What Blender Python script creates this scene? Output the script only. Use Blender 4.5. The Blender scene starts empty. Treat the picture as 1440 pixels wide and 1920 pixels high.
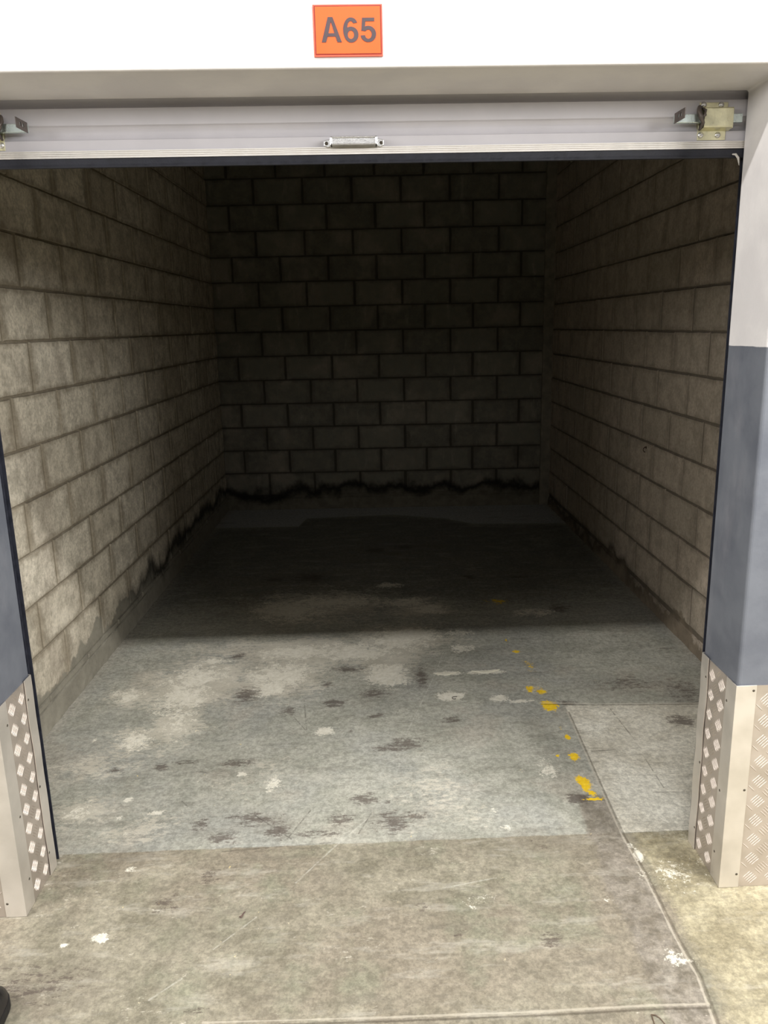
import bpy, bmesh, math, random
import numpy as np
from mathutils import Vector, Matrix
random.seed(7); np.random.seed(7)
PI = math.pi
sc = bpy.context.scene

# ------------------------------------------------------------------ camera
CAM = Vector((0.0, -1.80691, 1.55397))
YAW, PITCH, ROLL, FPX = -0.02722, -0.22759, -0.0214, 1425.16
fw = Vector((-math.sin(YAW)*math.cos(PITCH), math.cos(YAW)*math.cos(PITCH), math.sin(PITCH)))
r0 = Vector((math.cos(YAW), math.sin(YAW), 0)); u0 = r0.cross(fw)
rt = r0*math.cos(ROLL)+u0*math.sin(ROLL); up = -r0*math.sin(ROLL)+u0*math.cos(ROLL)
cd = bpy.data.cameras.new('camera'); cam = bpy.data.objects.new('camera', cd)
sc.collection.objects.link(cam); sc.camera = cam
M = Matrix((rt, up, -fw)).transposed().to_4x4(); M.translation = CAM
cam.matrix_world = M
cd.sensor_fit = 'VERTICAL'; cd.sensor_height = 36.0; cd.lens = FPX/1920*36.0
cd.shift_x = -13.98/1920; cd.shift_y = -18.91/1920; cd.clip_start = 0.02

# ------------------------------------------------------------------ world, lamps, exposure
w = bpy.data.worlds.new('world'); sc.world = w; w.use_nodes = True
bg = w.node_tree.nodes['Background']; bg.inputs[0].default_value = (1.0, 0.97, 0.95, 1); bg.inputs[1].default_value = 0.012
def area(name, loc, rot, sx, sy, power, col):
    l = bpy.data.lights.new(name, 'AREA'); l.shape = 'RECTANGLE'; l.size = sx; l.size_y = sy; l.energy = power; l.color = col
    o = bpy.data.objects.new(name, l); sc.collection.objects.link(o); o.location = loc; o.rotation_euler = rot; return o
LW = (1.0, 0.975, 0.945)
# fluorescent battens in one line above the corridor, parallel to the front wall
area('ceiling_lamp', (-0.05, -1.88, 4.22), (0, 0, 0), 1.5, 0.14, 112, LW)
area('ceiling_lamp', (2.35, -1.88, 4.22), (0, 0, 0), 1.5, 0.14, 215, LW)
area('ceiling_lamp', (-3.4, -1.88, 4.22), (0, 0, 0), 1.5, 0.14, 175, LW)
# added fill lights aimed at the unit, for light from the unseen hall
def aim(name, loc, to, sx, sy, power):
    o = area(name, loc, (0, 0, 0), sx, sy, power, LW)
    o.rotation_euler = (Vector(to)-Vector(loc)).to_track_quat('-Z', 'Y').to_euler(); return o
aim('hall_fill', (6.2, -4.0, 3.1), (-.6, .8, 1.0), 4.0, 1.5, 520)
aim('hall_fill', (-6.0, -3.6, 3.0), (.6, .8, 1.0), 4.0, 1.3, 290)
aim('hall_fill', (0.0, -9.0, 3.5), (0, 2, .6), 8.0, 1.6, 120)
sc.view_settings.view_transform = 'Standard'; sc.view_settings.look = 'None'
sc.view_settings.gamma = 1; sc.view_settings.use_curve_mapping = False
sc.view_settings.exposure = 0.0

# ------------------------------------------------------------------ helpers
def lin(*c):
    return tuple(((v/255)/12.92 if v/255 <= .04045 else ((v/255+.055)/1.055)**2.4) for v in c)+(1,)
C = sc.collection
def link(name, me, mat, parent=None, smooth=False):
    o = bpy.data.objects.new(name, me); C.objects.link(o)
    if mat: me.materials.append(mat)
    if parent: o.parent = parent
    if smooth:
        for p in me.polygons: p.use_smooth = True
    return o
def obj(name, bm, mat, parent=None, smooth=False, bevel=0, seg=2):
    me = bpy.data.meshes.new(name); bmesh.ops.recalc_face_normals(bm, faces=bm.faces); bm.to_mesh(me); bm.free()
    o = link(name, me, mat, parent, smooth)
    if bevel:
        b = o.modifiers.new('bevel', 'BEVEL'); b.width = bevel; b.segments = seg; b.limit_method = 'ANGLE'; b.angle_limit = .6
    return o
def empty(name, loc, label=None, cat=None, group=None, kind=None):
    o = bpy.data.objects.new(name, None); C.objects.link(o); o.location = loc; o.empty_display_size = .05
    tag(o, label, cat, group, kind); return o
def tag(o, label=None, cat=None, group=None, kind=None):
    if label: o['label'] = label
    if cat: o['category'] = cat
    if group: o['group'] = group
    if kind: o['kind'] = kind
    return o
def BM(): return bmesh.new()
def box(bm, x0, x1, y0, y1, z0, z1):
    v = [bm.verts.new((x, y, z)) for x in (x0, x1) for y in (y0, y1) for z in (z0, z1)]
    for f in ((0,1,3,2),(4,6,7,5),(0,4,5,1),(2,3,7,6),(0,2,6,4),(1,5,7,3)): bm.faces.new([v[i] for i in f])
    return v
def prism(bm, pts, fa, fb):
    """pts: 2D outline; fa, fb: map a 2D point to the two end positions"""
    a = [bm.verts.new(fa(*p)) for p in pts]; b = [bm.verts.new(fb(*p)) for p in pts]
    n = len(pts)
    bm.faces.new(a); bm.faces.new(b[::-1])
    for i in range(n): bm.faces.new((a[i], b[i], b[(i+1) % n], a[(i+1) % n]))
def cyl(bm, c, axis, r, h, n=16, r2=None):
    m = Vector(axis).normalized().to_track_quat('Z', 'Y').to_matrix().to_4x4(); m.translation = Vector(c)+Vector(axis).normalized()*h/2
    bmesh.ops.create_cone(bm, cap_ends=True, segments=n, radius1=r, radius2=r if r2 is None else r2, depth=h, matrix=m)
def dome(bm, c, axis, r, flat=.6):
    m = Vector(axis).normalized().to_track_quat('Z', 'Y').to_matrix().to_4x4(); m.translation = Vector(c)
    bmesh.ops.create_uvsphere(bm, u_segments=16, v_segments=10, radius=r, matrix=m @ Matrix.Diagonal((1,1,flat,1)))
def tube(bm, pts, r, n=8):
    rings = []
    for i, p in enumerate(pts):
        p = Vector(p); d = (Vector(pts[min(i+1, len(pts)-1)])-Vector(pts[max(i-1, 0)])).normalized()
        q = d.to_track_quat('Z', 'Y')
        rr = r[i] if isinstance(r, (list, tuple)) else r
        rings.append([bm.verts.new(p+q @ Vector((rr*math.cos(2*PI*k/n), rr*math.sin(2*PI*k/n), 0))) for k in range(n)])
    for a, b in zip(rings, rings[1:]):
        for k in range(n): bm.faces.new((a[k], a[(k+1) % n], b[(k+1) % n], b[k]))
    bm.faces.new(rings[0][::-1]); bm.faces.new(rings[-1])

# ------------------------------------------------------------------ node helpers
class NT:
    def __init__(s, name):
        s.m = bpy.data.materials.new(name); s.m.use_nodes = True; s.t = s.m.node_tree
        s.b = s.t.nodes['Principled BSDF']; s.co = s.t.nodes.new('ShaderNodeTexCoord').outputs['Object']
    def n(s, typ, **kw):
        x = s.t.nodes.new(typ)
        for k, v in kw.items(): setattr(x, k, v)
        return x
    def put(s, sock, v):
        if isinstance(v, bpy.types.NodeSocket): s.t.links.new(v, sock)
        elif v is not None: sock.default_value = v
    def math(s, op, a, b=None, c=None, clamp=False):
        x = s.n('ShaderNodeMath', operation=op, use_clamp=clamp)
        s.put(x.inputs[0], a)
        if b is not None: s.put(x.inputs[1], b)
        if c is not None: s.put(x.inputs[2], c)
        return x.outputs[0]
    def noise(s, scale, detail=4, rough=.55, vec=None, stretch=None, dist=0, seed=0):
        v = vec or s.co
        if stretch or seed:
            mp = s.n('ShaderNodeMapping'); s.put(mp.inputs[0], v); mp.inputs['Scale'].default_value = stretch or (1,1,1)
            mp.inputs['Location'].default_value = (seed*3.7, seed*1.9, seed*5.3); v = mp.outputs[0]
        x = s.n('ShaderNodeTexNoise'); s.put(x.inputs['Vector'], v); x.inputs['Scale'].default_value = scale
        x.inputs['Detail'].default_value = detail; x.inputs['Roughness'].default_value = rough; x.inputs['Distortion'].default_value = dist
        return x.outputs['Fac']
    def ramp(s, v, lo, hi, a=0., b=1., smooth=True):
        x = s.n('ShaderNodeMapRange', interpolation_type='SMOOTHSTEP' if smooth else 'LINEAR'); s.put(x.inputs[0], v)
        x.inputs[1].default_value = lo; x.inputs[2].default_value = hi; x.inputs[3].default_value = a; x.inputs[4].default_value = b
        return x.outputs[0]
    def mix(s, f, a, b, mode='MIX'):
        x = s.n('ShaderNodeMix', data_type='RGBA', blend_type=mode); s.put(x.inputs[0], f); s.put(x.inputs[6], a); s.put(x.inputs[7], b)
        return x.outputs[2]
    def attr(s, name): return s.n('ShaderNodeAttribute', attribute_name=name).outputs['Fac']
    def xyz(s):
        x = s.n('ShaderNodeSeparateXYZ'); s.put(x.inputs[0], s.co); return x.outputs
    def bump(s, h, strength=.3, dist=.01, nrm=None):
        x = s.n('ShaderNodeBump'); x.inputs['Strength'].default_value = strength; x.inputs['Distance'].default_value = dist
        s.put(x.inputs['Height'], h)
        if nrm: s.put(x.inputs['Normal'], nrm)
        return x.outputs[0]
    def done(s, col, rough=.6, metal=0., nrm=None, spec=None):
        s.put(s.b.inputs['Base Color'], col); s.put(s.b.inputs['Roughness'], rough); s.put(s.b.inputs['Metallic'], metal)
        if nrm: s.put(s.b.inputs['Normal'], nrm)
        if spec is not None: s.b.inputs['Specular IOR Level'].default_value = spec
        return s.m
def simple(name, col, rough=.5, metal=0., var=.12, scale=30, bump=.05, spec=None):
    s = NT(name); n = s.noise(scale, 4)
    f = s.ramp(n, .3, .7)
    c = s.mix(f, tuple(v*(1-var) for v in col[:3])+(1,), tuple(min(1, v*(1+var)) for v in col[:3])+(1,))
    return s.done(c, s.ramp(n, .3, .7, rough*.85, min(1, rough*1.15)), metal, s.bump(s.noise(scale*4, 3), bump, .002), spec)

# ------------------------------------------------------------------ worn marks of the floor, metres: x, y, half width, half depth, strength
WHITE = [(-0.816, 1.435, 0.132, 0.107, 0.85), (-0.83, 1.24, 0.102, 0.144, 0.8), (-0.81, 1.019, 0.064, 0.147, 0.6), (-1.087, 1.277, 0.069, 0.049, 0.8), (-0.944, 0.905, 0.061, 0.068, 0.7), (-1.0, 0.453, 0.052, 0.042, 0.55), (-0.35, 1.681, 0.166, 0.077, 0.95), (-0.095, 1.662, 0.152, 0.091, 0.95), (-0.437, 1.433, 0.119, 0.107, 0.95), (-0.469, 1.305, 0.069, 0.062, 0.95), (0.05, 1.396, 0.083, 0.1, 1.15), (-0.208, 0.921, 0.031, 0.024, 1.3), (-0.739, 0.436, 0.022, 0.01, 1.2), (-0.856, 0.416, 0.01, 0.012, 1), (-0.806, 0.335, 0.012, 0.006, 1), (-0.49, 0.645, 0.017, 0.011, 1.1), (-1.108, 0.914, 0.01, 0.016, 1), (-0.639, 0.606, 0.006, 0.006, 1.2), (-0.78, 1.609, 0.075, 0.035, 0.8), (-0.367, 0.582, 0.037, 0.039, 0.7), (0.325, 1.394, 0.057, 0.016, 1.3), (0.504, 1.394, 0.068, 0.016, 1.3), (0.319, 1.175, 0.05, 0.037, 1.2), (0.52, 1.141, 0.033, 0.023, 1.1), (0.62, 1.111, 0.043, 0.013, 1), (0.123, 1.804, 0.144, 0.115, 0.95), (0.424, 1.665, 0.057, 0.037, 0.9), (0.405, 0.294, 0.02, 0.01, 0.9), (0.377, 0.375, 0.017, 0.008, 0.8), (0.611, 0.607, 0.037, 0.064, 0.6), (-0.745, 0.165, 0.016, 0.012, 1), (-0.738, -0.091, 0.02, 0.013, 1.1), (-0.833, -0.112, 0.01, 0.007, 1.2), (-0.856, 0.514, 0.014, 0.014, 1), (0.737, -0.242, 0.033, 0.032, 0.72), (0.765, 0.144, 0.012, 0.023, 1.1), (0.759, 0.186, 0.008, 0.01, 1.1), (0.857, 0.055, 0.083, 0.053, 0.52), (0.271, -0.012, 0.037, 0.025, 0.48), (0.618, -0.032, 0.018, 0.01, 0.8), (0.368, 0.387, 0.017, 0.011, 0.7), (-0.476, 2.262, 0.208, 0.16, 0.85), (-0.227, 2.367, 0.283, 0.101, 0.85), (0.185, 2.329, 0.117, 0.066, 0.9), (0.305, 2.209, 0.091, 0.075, 0.85), (0.088, 2.635, 0.075, 0.045, 0.85), (0.882, 2.109, 0.133, 0.06, 0.7), (0.213, 1.852, 0.125, 0.079, 0.9), (0.425, 1.86, 0.084, 0.043, 0.7)]
DARK = [(-0.664, 1.659, 0.032, 0.03, 1), (-0.564, 1.251, 0.045, 0.06, 1), (-0.182, 1.153, 0.042, 0.027, 1.3), (-0.011, 1.223, 0.056, 0.048, 0.9), (-0.129, 1.475, 0.072, 0.033, 0.9), (-0.792, 0.706, 0.029, 0.02, 1), (-0.704, 0.734, 0.048, 0.017, 0.8), (-0.521, 0.718, 0.058, 0.021, 1), (-0.959, 0.7, 0.024, 0.017, 0.9), (-0.002, 1.03, 0.032, 0.017, 1), (0.044, 0.781, 0.059, 0.022, 1), (-0.049, 0.469, 0.035, 0.026, 1.1), (-0.128, 0.363, 0.038, 0.029, 0.95), (-0.324, 0.319, 0.033, 0.036, 1), (-0.407, 0.382, 0.076, 0.03, 0.9), (-0.499, 0.292, 0.049, 0.028, 0.9), (-0.579, 0.366, 0.025, 0.024, 1), (0.047, 0.336, 0.05, 0.046, 0.9), (-0.199, 0.298, 0.065, 0.015, 0.8), (-0.369, 1.099, 0.027, 0.044, 0.9), (-0.218, 1.323, 0.023, 0.025, 1), (-0.106, 0.914, 0.012, 0.012, 1), (0.025, 0.445, 0.007, 0.007, 1.3), (0.21, 1.357, 0.023, 0.078, 1), (0.106, 0.805, 0.059, 0.04, 1), (0.045, 0.349, 0.05, 0.047, 0.9), (0.113, 0.371, 0.05, 0.02, 0.85), (0.297, 0.973, 0.042, 0.021, 0.9), (1.21, 0.904, 0.043, 0.036, 1.25), (0.664, 0.427, 0.031, 0.023, 1.5), (0.789, 1.083, 0.043, 0.018, 1), (1.104, 1.239, 0.123, 0.061, 0.75), (1.321, 1.151, 0.065, 0.093, 0.75), (1.412, 1.587, 0.037, 0.015, 0.8), (-0.6, 0.022, 0.03, 0.031, 0.75), (-0.858, -0.228, 0.132, 0.056, 0.62), (-0.498, 0.121, 0.023, 0.045, 0.7), (-0.44, -0.326, 0.031, 0.006, 0.8), (-0.381, -0.033, 0.007, 0.01, 0.6), (0.114, -0.029, 0.022, 0.012, 0.95), (0.439, -0.163, 0.027, 0.019, 0.9), (0.198, -0.127, 0.021, 0.011, 0.75), (0.48, 0.197, 0.024, 0.024, 0.7), (-0.401, 2.822, 0.104, 0.081, 1), (-0.632, 2.802, 0.065, 0.04, 1), (0.021, 3.384, 0.058, 0.05, 1.2), (0.227, 3.445, 0.058, 0.052, 1), (0.605, 2.743, 0.031, 0.032, 1.2), (1.029, 2.158, 0.056, 0.049, 1), (0.91, 2.714, 0.076, 0.023, 1)]
YELLOW = [(0.684, 1.608, 0.015, 0.015, 1.1), (0.659, 1.748, 0.005, 0.026, 0.9), (0.669, 1.216, 0.018, 0.029, 0.9), (0.714, 1.198, 0.02, 0.033, 0.85), (0.719, 1.066, 0.026, 0.039, 1.2), (0.716, 0.877, 0.005, 0.016, 0.9), (0.728, 0.815, 0.01, 0.015, 1.2), (0.716, 0.678, 0.016, 0.025, 1.15), (0.708, 0.513, 0.018, 0.038, 1.2), (0.72, 0.452, 0.013, 0.012, 0.95), (0.715, 0.421, 0.036, 0.008, 1.05), (0.66, 0.687, 0.008, 0.01, 0.8), (0.713, 1.453, 0.024, 0.055, 0.5), (0.699, 2.297, 0.058, 0.052, 0.6)]
WASH = [(-0.805, 1.391, 0.2, 0.209, 1.1), (-0.81, 1.024, 0.095, 0.189, 0.95), (-0.35, 1.685, 0.293, 0.138, 1.2), (-0.446, 1.411, 0.166, 0.159, 1.1), (0.03, 1.567, 0.16, 0.145, 1.0), (-1.053, 1.276, 0.126, 0.098, 0.8), (-0.944, 0.906, 0.092, 0.097, 0.8), (-0.987, 0.468, 0.105, 0.086, 0.7), (-0.768, 0.361, 0.126, 0.079, 0.6), (-1.029, 0.716, 0.134, 0.103, 0.6), (-0.402, 0.612, 0.12, 0.112, 0.5), (0.122, 1.775, 0.208, 0.162, 1.1), (0.199, 0.489, 0.158, 0.176, 0.45), (-0.318, 2.318, 0.372, 0.229, 0.9), (0.214, 2.234, 0.205, 0.158, 0.8), (-0.522, 1.712, 0.403, 0.147, 0.7), (-0.935, 0.184, 0.096, 0.105, 0.35), (-0.093, -0.209, 0.08, 0.098, 0.15)]
SMUDGE = [(1.074, 1.22, 0.2, 0.12, 1.0), (1.299, 1.155, 0.098, 0.127, 1.0), (0.24, 0.925, 0.235, 0.119, 0.55), (0.096, 0.361, 0.15, 0.08, 0.8), (0.625, 0.938, 0.062, 0.121, 0.7), (0.639, 0.578, 0.054, 0.126, 0.7), (0.202, 1.414, 0.071, 0.133, 0.8), (-0.385, 0.351, 0.183, 0.092, 0.8), (-0.011, 0.356, 0.117, 0.106, 0.7), (-0.654, 0.724, 0.22, 0.086, 0.6), (0.0, 1.182, 0.133, 0.163, 0.6), (-0.554, 1.266, 0.091, 0.122, 0.6), (-0.854, -0.233, 0.171, 0.087, 1.0), (-0.55, -0.1, 0.077, 0.1, 0.6), (-0.816, -0.132, 0.104, 0.053, 0.5), (0.482, 0.205, 0.21, 0.073, 0.9), (0.176, 0.247, 0.205, 0.05, 0.7), (0.123, -0.332, 0.187, 0.043, 0.4), (0.67, 0.105, 0.046, 0.133, 0.8), (0.794, -0.32, 0.038, 0.088, 0.8), (-0.396, 2.752, 0.51, 0.236, 0.9), (0.191, 3.325, 0.565, 0.393, 0.9), (0.867, 2.667, 0.615, 0.457, 0.6), (-0.813, 2.237, 0.275, 0.252, 0.7)]
PALE = [(0.884, 0.417, 0.128, 0.167, 0.9), (0.843, 0.863, 0.08, 0.115, 0.6)]
GREEN = [(-0.546, -0.094, 0.057, 0.055, 0.8), (-0.697, 0.091, 0.046, 0.065, 0.6), (-0.25, 0.21, 0.081, 0.036, 0.6), (-0.03, 0.377, 0.035, 0.028, 0.5), (-0.477, -0.272, 0.039, 0.031, 0.6)]
SCR_LIGHT = [(0.331, 1.627, 0.273, 1.403), (0.273, 1.403, 0.109, 0.87), (0.078, 0.743, 0.074, 0.641), (0.933, 1.017, 0.968, 0.774), (0.681, 1.091, 1.326, 1.029), (-0.03, 0.377, -0.145, 0.228), (-0.145, 0.228, -0.247, 0.084), (-0.343, -0.042, -0.438, -0.146), (-0.499, -0.233, -0.562, -0.29), (-0.37, 2.077, 0.05, 2.088), (0.176, 0.039, 0.329, 0.071)]
SCR_DARK = [(0.959, 1.016, 0.977, 0.773), (0.79, 0.71, 0.968, 0.719), (0.971, 0.666, 0.97, 0.47), (0.926, 0.446, 1.082, 0.439), (-0.342, 1.043, -0.286, 0.936), (-0.312, 1.197, -0.281, 0.936), (-0.668, 0.495, -0.643, 0.465), (-0.291, 0.279, -0.228, 0.419), (-0.027, 0.393, -0.069, 0.29), (-0.644, 0.671, -0.573, 0.642), (-0.409, 0.403, -0.279, 0.278), (-0.495, 0.231, -0.156, 0.253)]
JOINT = [(-0.42, -0.362, -0.004, -0.37), (-0.004, -0.37, 0.348, -0.373), (0.348, -0.373, 0.616, -0.37), (0.616, -0.37, 0.753, -0.373)]
TRENCH_R = [(0.781, 1.005), (0.756, 0.37), (0.752, 0.224), (0.759, 0.059), (0.757, -0.176), (0.763, -0.292), (0.747, -0.428)]
TRENCH_L = [(0.732, 0.987), (0.696, 0.606), (0.65, 0.335), (0.649, 0.157), (0.628, 0.013), (0.647, -0.134), (0.638, -0.237), (0.642, -0.353), (0.646, -0.423)]
BACKEDGE = [(-1.188, 4.136), (-0.588, 4.12), (-0.544, 4.376), (0.172, 4.423), (0.601, 4.245), (0.812, 4.048), (1.422, 3.997)]

# ------------------------------------------------------------------ dimensions of the place (metres)
XL, XR = -0.978, 0.948        # opening, left and right jamb
JD = 0.204                    # jamb depth = door plane
ZL, ZD = 2.096, 1.966         # lintel soffit, underside of the door's bottom rail
SH, GP = 0.616, 1.486         # height of corner guards, top of the grey paint
def wl(y): return -1.344+.016*y
def wr(y): return 1.519+.008*y
def yb(x): return 4.710-.0342*x
HT = 3.1

# ------------------------------------------------------------------ floor
def floor_material():
    s = NT('worn concrete floor'); X, Y, Z = s.xyz()
    nb = s.noise(2.2, 5, .6); nm = s.noise(9, 6, .65, seed=1); nf = s.noise(45, 6, .7, seed=2); nff = s.noise(160, 4, .7, seed=3)
    rag = s.math('ADD', s.math('MULTIPLY', s.math('SUBTRACT', s.noise(22, 9, .85, seed=4), .5), 2.2), s.math('MULTIPLY', s.math('SUBTRACT', s.noise(95, 5, .8, seed=14), .5), 1.1))
    def th(a, w=.06, amt=1.):
        return s.ramp(s.math('ADD', a, s.math('MULTIPLY', rag, amt)), .5-w, .5+w)
    # outside: beige concrete with greenish and pinkish clouds
    out = s.mix(s.ramp(nm, .35, .65), FL_OUT_A, FL_OUT_B)
    out = s.mix(s.ramp(nb, .42, .62, 0, .7), out, FL_OUT_C)
    out = s.mix(s.ramp(s.noise(5, 5, .65, seed=9), .5, .68, 0, .6), out, FL_OUT_D)
    # inside: old grey paint
    ins = s.mix(s.ramp(nm, .35, .65), FL_IN_A, FL_IN_B)
    ins = s.mix(s.ramp(nb, .42, .64, 0, .55), ins, FL_IN_C)
    ins = s.mix(s.ramp(s.noise(4, 5, .6, seed=8), .52, .66, 0, .5), ins, FL_IN_D)
    edge = s.math('ADD', s.math('SUBTRACT', Y, .246), s.math('MULTIPLY', s.math('SUBTRACT', s.noise(14, 5, .7, seed=5), .5), .018))
    zi = s.ramp(edge, -.004, .004)
    col = s.mix(zi, out, ins)
    # warmer concrete right of the trench line
    col = s.mix(th(s.attr('warm'), .15, .35), col, s.mix(s.ramp(nm, .35, .62), FL_WARM_A, FL_WARM_B))
    # pale cement patch inside on the right, brown strip outside
    col = s.mix(th(s.attr('patch'), .05, .08), col, s.mix(s.ramp(s.noise(7, 5, .6, seed=6), .35, .65), FL_PATCH_A, FL_PATCH_B))
    col = s.mix(s.math('MULTIPLY', th(s.attr('pale'), .25, .5), .65), col, lin(226, 224, 212))
    col = s.mix(s.math('MULTIPLY', th(s.attr('strip'), .12, .3), .9), col, s.mix(s.ramp(s.noise(16, 5, .65, seed=6), .35, .65), FL_STRIP_A, FL_STRIP_B))
    col = s.mix(s.math('MULTIPLY', th(s.attr('darkening'), .35, .7), .85), col, s.mix(s.ramp(nm, .35, .65), lin(98, 99, 94), lin(122, 122, 114)))  # floor tone darkens with depth, up to the pale back strip
    col = s.mix(s.math('MULTIPLY', th(s.attr('back'), .06, .25), .9), col, lin(186, 189, 190))
    col = s.mix(s.math('MULTIPLY', th(s.attr('side'), .2, .4), .5), col, lin(176, 170, 158))
    col = s.mix(s.math('MULTIPLY', th(s.attr('green'), .3, .6), .35), col, lin(128, 132, 110))
    # fine grain and speckle
    col = s.mix(.8, col, s.mix(s.ramp(nf, .38, .62), (.78, .78, .78, 1), (1.2, 1.2, 1.2, 1)), 'MULTIPLY')
    col = s.mix(.7, col, s.mix(s.ramp(s.noise(110, 6, .8, seed=33), .4, .6), (.8, .8, .8, 1), (1.18, 1.18, 1.18, 1)), 'MULTIPLY')
    col = s.mix(s.ramp(nff, .66, .74, 0, .35), col, lin(205, 202, 190))
    col = s.mix(s.ramp(s.noise(120, 3, .6, seed=11), .66, .74, 0, .3), col, lin(80, 76, 68))
    sk = s.noise(7, 7, .75, stretch=(.55, 2.2, 1), seed=31)
    col = s.mix(s.ramp(sk, .52, .66, 0, .3), col, lin(196, 192, 180))
    col = s.mix(s.ramp(sk, .36, .46, .28, 0), col, lin(104, 100, 90))
    # marks
    wf = s.attr('white')
    big = s.ramp(s.math('ADD', s.math('ADD', s.attr('wash'), s.math('MULTIPLY', s.math('SUBTRACT', s.noise(8, 8, .7, seed=21, stretch=(.7, 1.3, 1)), .5), 1.5)), s.math('MULTIPLY', s.math('SUBTRACT', s.noise(48, 8, .85, seed=22, stretch=(.7, 1.4, 1)), .5), 3.0)), .40, .60)
    col = s.mix(s.math('MULTIPLY', big, .7), col, s.mix(s.ramp(nm, .35, .65), lin(196, 190, 174), lin(214, 208, 192)))
    wh = th(wf, .07, 1.25)
    col = s.mix(s.math('MULTIPLY', wh, .8), col, s.mix(s.ramp(nf, .35, .65), FL_WH_A, FL_WH_B))
    dn = s.math('ADD', s.math('MULTIPLY', s.math('SUBTRACT', s.noise(30, 9, .85, stretch=(.6, 1.8, 1), seed=41), .5), 4.2), s.math('MULTIPLY', s.math('SUBTRACT', s.noise(100, 5, .8, seed=42), .5), 1.2))
    dk = s.ramp(s.math('ADD', s.math('MULTIPLY', s.attr('dark'), .9), dn), .42, .66)
    dk = s.math('MULTIPLY', dk, s.ramp(s.attr('dark'), .05, .3))
    col = s.mix(s.math('MULTIPLY', s.ramp(s.attr('smudge'), .1, .9), s.math('MULTIPLY', s.ramp(nm, .4, .7, .15, .7), .8)), col, lin(104, 98, 86))
    col = s.mix(s.math('MULTIPLY', dk, .74), col, FL_DK)
    ye = th(s.attr('yellow'), .04, 1.1)
    col = s.mix(ye, col, s.mix(s.ramp(nf, .3, .7), lin(228, 186, 28), lin(250, 214, 60)))
    # scratches and joints: distance to a segment
    wob = s.math('MULTIPLY', s.math('SUBTRACT', s.noise(12, 4, .6, seed=12), .5), .012)
    def seg(x0, y0, x1, y1, hw, soft=.0015):
        dx, dy = x1-x0, y1-y0; L2 = dx*dx+dy*dy
        ax = s.math('SUBTRACT', X, x0); ay = s.math('SUBTRACT', Y, y0)
        t = s.math('DIVIDE', s.math('ADD', s.math('MULTIPLY', ax, dx), s.math('MULTIPLY', ay, dy)), L2, clamp=True)
        ex = s.math('SUBTRACT', ax, s.math('MULTIPLY', t, dx)); ey = s.math('SUBTRACT', ay, s.math('MULTIPLY', t, dy))
        d = s.math('SQRT', s.math('ADD', s.math('MULTIPLY', ex, ex), s.math('MULTIPLY', ey, ey)))
        d = s.math('ADD', d, s.math('ABSOLUTE', wob) if hw < .004 else wob)
        return s.ramp(d, hw-soft, hw+soft, 1, 0)
    def many(segs, hw, soft=.0015):
        r = None
        for q in segs:
            m = seg(*q, hw, soft); r = m if r is None else s.math('MAXIMUM', r, m)
        return r
    brk = s.ramp(s.noise(30, 4, .7, seed=13), .38, .55, .15, .9)
    col = s.mix(s.math('MULTIPLY', many(SCR_LIGHT, .003), s.math('MULTIPLY', brk, .42)), col, lin(205, 203, 192))
    col = s.mix(s.math('MULTIPLY', many(SCR_DARK, .0028), s.math('MULTIPLY', brk, .55)), col, lin(62, 56, 50))
    RIM = [(.69, 1.085, .90, 1.062), (.90, 1.062, 1.12, 1.05), (1.12, 1.05, 1.50, 1.03)]
    TR = [(*TRENCH_R[i], *TRENCH_R[i+1]) for i in range(len(TRENCH_R)-1)]
    jt = many([tuple(v+(.004 if i % 2 else 0) for i, v in enumerate(q)) for q in JOINT+RIM]+[tuple(v-(.004 if i % 2 == 0 else 0) for i, v in enumerate(q)) for q in TR], .0035)
    jd = many([tuple(v-(.005 if i % 2 else 0) for i, v in enumerate(q)) for q in JOINT+RIM]+[tuple(v+(.005 if i % 2 == 0 else 0) for i, v in enumerate(q)) for q in TR], .0035, .003)
    col = s.mix(s.math('MULTIPLY', jt, .45), col, lin(200, 192, 176))
    col = s.mix(s.math('MULTIPLY', jd, .55), col, lin(84, 76, 66))
    h = s.math('ADD', s.math('MULTIPLY', nf, .5), s.math('MULTIPLY', nff, .3))
    h = s.math('ADD', h, s.math('MULTIPLY', jd, -1.5)); h = s.math('ADD', h, s.math('MULTIPLY', wh, .12))
    ro = s.ramp(nm, .3, .7, .5, .75)
    return s.done(col, ro, 0, s.bump(h, .35, .004), .3)

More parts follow.
